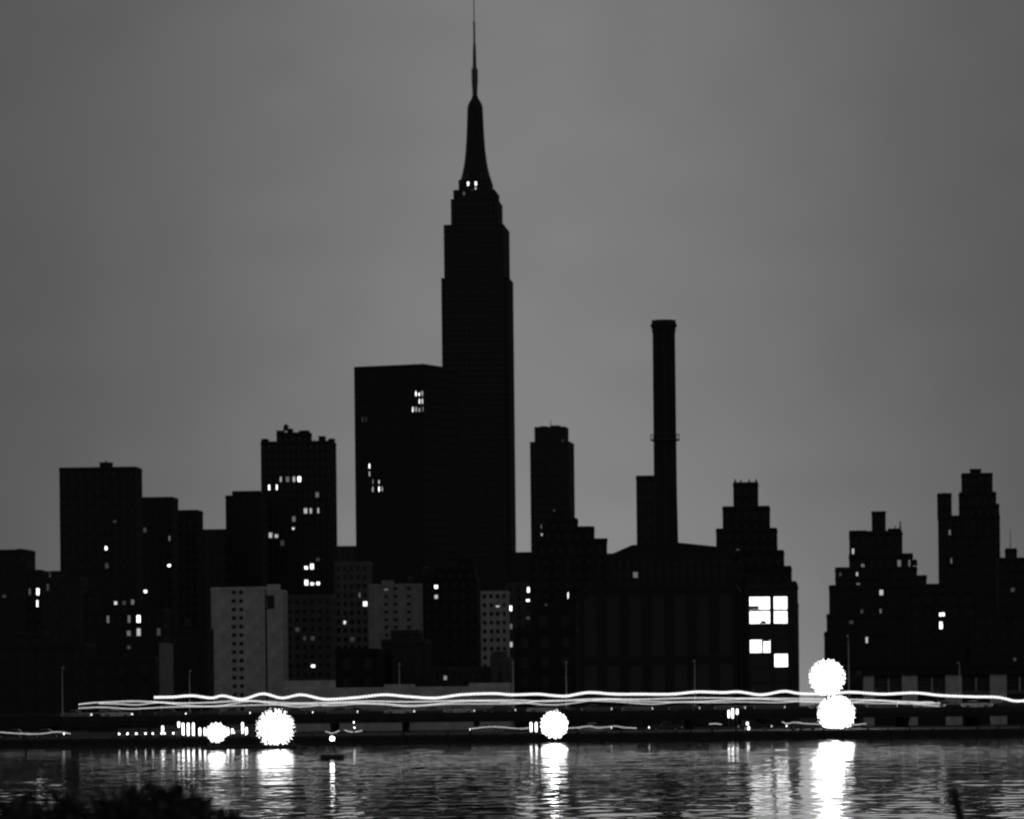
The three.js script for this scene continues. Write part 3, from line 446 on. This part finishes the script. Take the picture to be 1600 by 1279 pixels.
[[[[-6, 1143], [30, 1145.5], [60, 1146], [90, 1143], [110, 1146]], 'thin low light trail of added globes at the far end of the quay'], [[[735, 1138], [765, 1135], [790, 1136], [815, 1138], [832, 1135]], 'thin low light trail of added globes before the pale shed'], [[[890, 1137], [905, 1136], [922, 1134], [935, 1136.5], [960, 1134], [975, 1136], [995, 1137]], 'thin low light trail of added globes below the power station'], [[[1108, 1131], [1118, 1130], [1128, 1131.5]], 'very short light trail of added globes below the lit annex'], [[[1222, 1127], [1230, 1130], [1242, 1128], [1260, 1130], [1290, 1131], [1330, 1132], [1354, 1130]], 'thin low light trail of added globes under the two brightest floodlights'], [[[508, 1142], [519, 1145], [530, 1141]], 'tiny light trail of added globes beside the lit buoy'], [[[538, 1140], [550, 1143], [566, 1141]], 'tiny light trail of added globes over the small quay mast']].forEach(([pts, label]) => lightTrailString(pts, QL, 0.24, tinyGlobe, SMALL_TRAIL_GLOW, 60, label, 'low light trail strings along the quay road', 0, 0));  // added low strings in place of headlight trails at street level

// round banks of floodlights, the lamps packed in a spiral to imitate glare, smaller at its soft rim
const hood = lathe([[0.05, -0.28], [0.2, -0.22], [0.3, 0], [0.31, 0.02]], 12), lens = new THREE.CircleGeometry(0.29, 12); hood.rotateX(Math.PI / 2); lens.translate(0, 0, 0.005);
function floodGlareBank(px, py, D, rPx, label, I, groundY, lensMat, lowest = groundY + 0.15) {
  const c = at(px, py, D), R = rPx * D / FOCAL, g = thing('floodlight_glare_bank', label, 'floodlights', V(c.x, groundY, c.z), 0, 'glare sized floodlight banks on the waterfront'), h = c.y - groundY, r = rng(Math.round(px)), frame = [];
  part('mast', lathe([[0.22, 0], [0.16, Math.max(0.5, h + R * 0.8)], [0, Math.max(0.5, h + R * 0.8)]], 10), STEEL, g, [0, 0, -0.55]);
  for (const q of [0.3, 0.6, 0.9]) { const t = new THREE.TorusGeometry(R * q, 0.045, 6, 40); t.translate(0, h, -0.35); frame.push(t); }
  for (let k = 0; k < 6; k++) frame.push(rod(V(0, h, -0.38), V(Math.cos(k * 1.047) * R, h + Math.sin(k * 1.047) * R, -0.38), 0.04));
  part('ring_frame', mergeGeometries(frame), STEEL, g);
  const N = Math.round(R * R * 38);
  for (let k = 0; k < N; k++) {
    const q = Math.sqrt((k + 0.5) / N) * 1.13, a = k * 2.39996 + r() * 0.2, x = Math.cos(a) * R * q, y = Math.sin(a) * R * q; if (h + y + groundY < lowest) continue;
    const m = part('floodlight', hood, STEEL, g, [x, h + y, -0.05 + r() * 0.04]); m.scale.setScalar((q < 0.82 ? 0.64 : 0.64 - (q - 0.82) * 1.6) * (0.9 + 0.2 * r())); part('floodlight_lens', lens, lensMat, m);
  }
  const p = new THREE.SpotLight(0xffffff, I, 0, 1.35, 0.6); p.position.set(c.x, Math.max(c.y, groundY + 0.6), c.z + 0.5); p.target.position.set(c.x * 0.6, 0, c.z + 300); p.shadow.radius = 30; p.castShadow = true; p.name = 'floodlight_source'; scene.add(p, p.target);
}
{ // an added work barge, put in to carry two of the glare banks
  const l = at(316, 1150, 622), r = at(466, 1150, 622), w = r.x - l.x, g = thing('added_barge', 'added low dark work barge off the quay, carrying two glare sized floodlight banks', 'barge', V((l.x + r.x) / 2, 0, -624));
  const s = new THREE.Shape([[-w / 2, 0.28], [-w / 2 + 0.7, -0.6], [w / 2 - 0.7, -0.6], [w / 2, 0.28]].map(([x, y]) => new THREE.Vector2(x, y))), hull = new THREE.ExtrudeGeometry(s, { depth: 5, bevelEnabled: true, bevelSize: 0.06, bevelThickness: 0.06, bevelSegments: 2 }); hull.translate(0, 0, -2.5);
  part('hull', hull, BLACKPAINT, g); part('deck', box(-w / 2 + 0.1, w / 2 - 0.1, 0.345, 0.38, -2.4, 2.4), TIMBER, g);
  for (const x of [-w / 2 + 0.8, w / 2 - 0.8]) for (const z of [-2, 2]) part('bollard', lathe([[0.14, 0], [0.12, 0.3], [0.2, 0.34], [0.2, 0.42], [0, 0.44]], 12), STEEL, g, [x, 0.37, z]);
}
const SOFT_FLOOD_GLOW = glow(3.4);
floodGlareBank(430, 1137, 622, 28, 'large floodlight bank sized to its glare, standing on the added work barge', 1.5, 0.37, SOFT_FLOOD_GLOW);
floodGlareBank(338, 1144, 622, 15, 'small floodlight bank sized to its glare, standing on the added work barge', 0.5, 0.37, SOFT_FLOOD_GLOW);
floodGlareBank(866, 1132, 678.6, 20, 'floodlight bank sized to its glare at the quay edge below the clipped top tower', 120, QUAY_Y, FLOOD_GLOW, 0.3);
floodGlareBank(1293, 1058, 745, 26, 'floodlight bank sized to its glare, raised on a mast at the open street end', 200, QUAY_Y, FLOOD_GLOW);
floodGlareBank(1307, 1115, 742, 27, 'floodlight bank sized to its glare, low on the quay at the open street end', 200, QUAY_Y, FLOOD_GLOW);
// upright tube lamps on stands, most added in the shape of light bars
function tubeLamp(px, y0, y1, D, label, group = 'tube work lamps on the quay') {
  const a = at(px, y1, D), b = at(px, y0, D), H = b.y - a.y, g = thing('tube_lamp', label, 'work lamp', V(a.x, QUAY_Y, -D), 0, group), lo = Math.max(0.25, a.y - QUAY_Y);
  part('lamp_tube', new THREE.CapsuleGeometry(0.16, Math.max(0.2, H - 0.32), 4, 12), TUBE_GLOW, g, [0, lo + H / 2, 0.12]);
  part('stand', lathe([[0.45, 0], [0.45, 0.06], [0.05, 0.1], [0.04, lo + H + 0.1], [0, lo + H + 0.1]], 10), STEEL, g);
}
for (const [px, y0, y1] of [[254, 1134, 1150], [279, 1127, 1136], [286, 1133, 1153], [294, 1132, 1152], [302, 1130, 1150], [312, 1138, 1150], [320, 1138, 1150], [356, 1137, 1149], [363, 1138, 1147], [379, 1131, 1151], [385, 1140, 1152]]) tubeLamp(px, y0, y1, 685, 'added upright tube lamp shaped as a bar of light among the parked cars');
for (const [px, y0, y1] of [[830, 1131, 1146], [838, 1131, 1146]]) tubeLamp(px, y0, y1, 690, 'added upright tube lamp shaped as a bar of light beside the floodlight bank below the clipped top tower');
for (const [px, y0, y1] of [[1139, 1109, 1121], [1145, 1106, 1122], [1152, 1107, 1116]]) tubeLamp(px, y0, y1, 740, 'tall tube lamp in the dark below the lit annex');
for (const [px, y0, y1] of [[1168, 1128, 1132], [1170, 1138, 1141]]) tubeLamp(px, y0, y1, 700, 'very small tube lamp below the lit annex');
{ // a quay-side mast with small lamps
  const p = at(553, 1150, 682), g = thing('quay_mast', 'small mast with two little lamps at the quay edge', 'mast', V(p.x, QUAY_Y, -682));
  part('mast', lathe([[0.12, 0], [0.06, 2.2], [0, 2.2]], 8), STEEL, g); for (const [x, y] of [[0, 2.0], [0.1, 1.2]]) part('lamp', tinyGlobe, BUOY_GLOW, g, [x, y, 0.15]);
}
// ------------------------------------------------------------------ lit buoy
{
  const D = 478, b = at(519, 1182, D), g = thing('navigation_buoy', 'dark navigation buoy with a white lantern afloat on the river', 'buoy', V(b.x, -0.15, -D));
  part('float', lathe([[0, -0.3], [1.1, -0.25], [1.28, 0.1], [1.28, 0.5], [1.15, 0.62], [0.5, 0.7], [0, 0.72]], 28), BLACKPAINT, g);
  const f = []; for (let k = 0; k < 4; k++) { const a = k * Math.PI / 2 + 0.5; f.push(rod(V(Math.cos(a) * 0.55, 0.65, Math.sin(a) * 0.55), V(Math.cos(a) * 0.18, 1.95, Math.sin(a) * 0.18), 0.045, 0.035, 6)); }
  for (const [y, r] of [[1.1, 0.43], [1.55, 0.3]]) { const t = new THREE.TorusGeometry(r, 0.03, 6, 20); t.rotateX(Math.PI / 2); t.translate(0, y, 0); f.push(t); }
  part('cage', mergeGeometries(f.map((q) => q.toNonIndexed())), STEEL, g); part('platform', lathe([[0, 1.94], [0.3, 1.94], [0.3, 2.0], [0, 2.0]], 16), STEEL, g);
  part('lantern', new THREE.SphereGeometry(0.24, 16, 12), BUOY_GLOW, g, [0, 2.25, 0]); part('lantern_cap', lathe([[0.25, 2.45], [0.1, 2.56], [0, 2.58]], 14), BLACKPAINT, g);
  const p = new THREE.PointLight(0xffffff, 26); p.position.set(b.x, 2.1, -D); p.shadow.radius = 10; p.castShadow = true; p.name = 'buoy_light'; scene.add(p);
}
// ------------------------------------------------------------------ the near bank: shrubs and a stake
{
  const leaf = new THREE.BufferGeometry(); leaf.setAttribute('position', new THREE.Float32BufferAttribute([0, 0, 0, 0.018, 0.035, 0.006, 0, 0.085, 0, -0.018, 0.035, 0.006], 3)); leaf.setAttribute('uv', new THREE.Float32BufferAttribute([0.5, 0, 1, 0.5, 0.5, 1, 0, 0.5], 2)); leaf.setIndex([0, 1, 2, 0, 2, 3]); leaf.computeVertexNormals();
  const LEAF = grey(0.045, 0.75); LEAF.side = THREE.DoubleSide;
  const shrub = (px, py, D, w, label, seed) => {
    const top = at(px, py, D), base = 2.35, H = top.y - base, g = thing('shrub', label, 'shrub', V(top.x, base, -D), 0, 'shrubs on the near bank'), r = rng(seed), stems = [], mats = [], M = new THREE.Matrix4(), Q = new THREE.Quaternion(), E = new THREE.Euler();
    for (let s = 0; s < 26; s++) {
      const a = r() * Math.PI * 2, out = Math.sqrt(r()) * w, h = H * (0.93 + 0.07 * r()) * (1 - 0.1 * (out / w) ** 2), c = new THREE.CatmullRomCurve3([V(0.1 * Math.cos(a), -0.2, 0.1 * Math.sin(a)), V(out * 0.45 * Math.cos(a), h * 0.5, out * 0.45 * Math.sin(a)), V(out * Math.cos(a), h, out * Math.sin(a))]);
      stems.push(new THREE.TubeGeometry(c, 8, 0.011, 5));
      for (let k = 0; k < 190; k++) { const u = 0.3 + 0.7 * Math.sqrt(r()), p = c.getPoint(u), sp = 0.17 * (1.15 - u * 0.75); p.add(V((r() - 0.5) * 2 * sp, (r() - 0.5) * sp, (r() - 0.5) * 2 * sp)); E.set(r() * 6.3, r() * 6.3, r() * 6.3); M.compose(p, Q.setFromEuler(E), V(1, 1, 1).multiplyScalar(0.7 + r() * 0.7)); mats.push(M.clone()); }
    }
    part('stem', mergeGeometries(stems), TIMBER, g);
    const f = new THREE.InstancedMesh(leaf, LEAF, mats.length); f.name = 'foliage'; f.userData.kind = 'stuff'; mats.forEach((q, k) => f.setMatrixAt(k, q)); f.castShadow = f.receiveShadow = true; g.add(f);
  };
  [[20, 1238, 29, 0.55, 'shrub at the left end of the near thicket', 1], [110, 1232, 28, 0.5, 'broad shrub in the near thicket', 2], [200, 1216, 29.5, 0.5, 'tallest shrub of the near thicket', 3], [262, 1226, 28, 0.42, 'shrub sloping down to the thicket edge', 4], [300, 1250, 27.5, 0.3, 'low shrub at the thicket edge', 5], [350, 1262, 27, 0.14, 'small sprig beyond the thicket edge', 6]].forEach((a) => shrub(...a));
  const D = 30, a = at(1489, 1230, D), b = at(1503, 1285, D), dir = b.clone().sub(a).normalize(), foot = a.clone().addScaledVector(dir, (a.y - 2.35) / -dir.y);
  const g = thing('wooden_stake', 'leaning dark wooden stake on the near bank', 'stake', foot);
  const t = a.clone().sub(foot), n = t.length(); part('stake', lathe([[0, -0.4], [0.034, -0.4], [0.036, n * 0.6], [0.031, n - 0.05], [0.018, n - 0.005], [0, n]], 10), TIMBER, g).quaternion.setFromUnitVectors(V(0, 1, 0), t.normalize());
  part('twig', rod(V(0, 0, 0), V(0.05, 0.012, 0.01), 0.004, 0.002, 5), TIMBER, g, [t.x * (n - 0.1) + 0.03, t.y * (n - 0.12), 0]);
}
renderer.render(scene, camera);
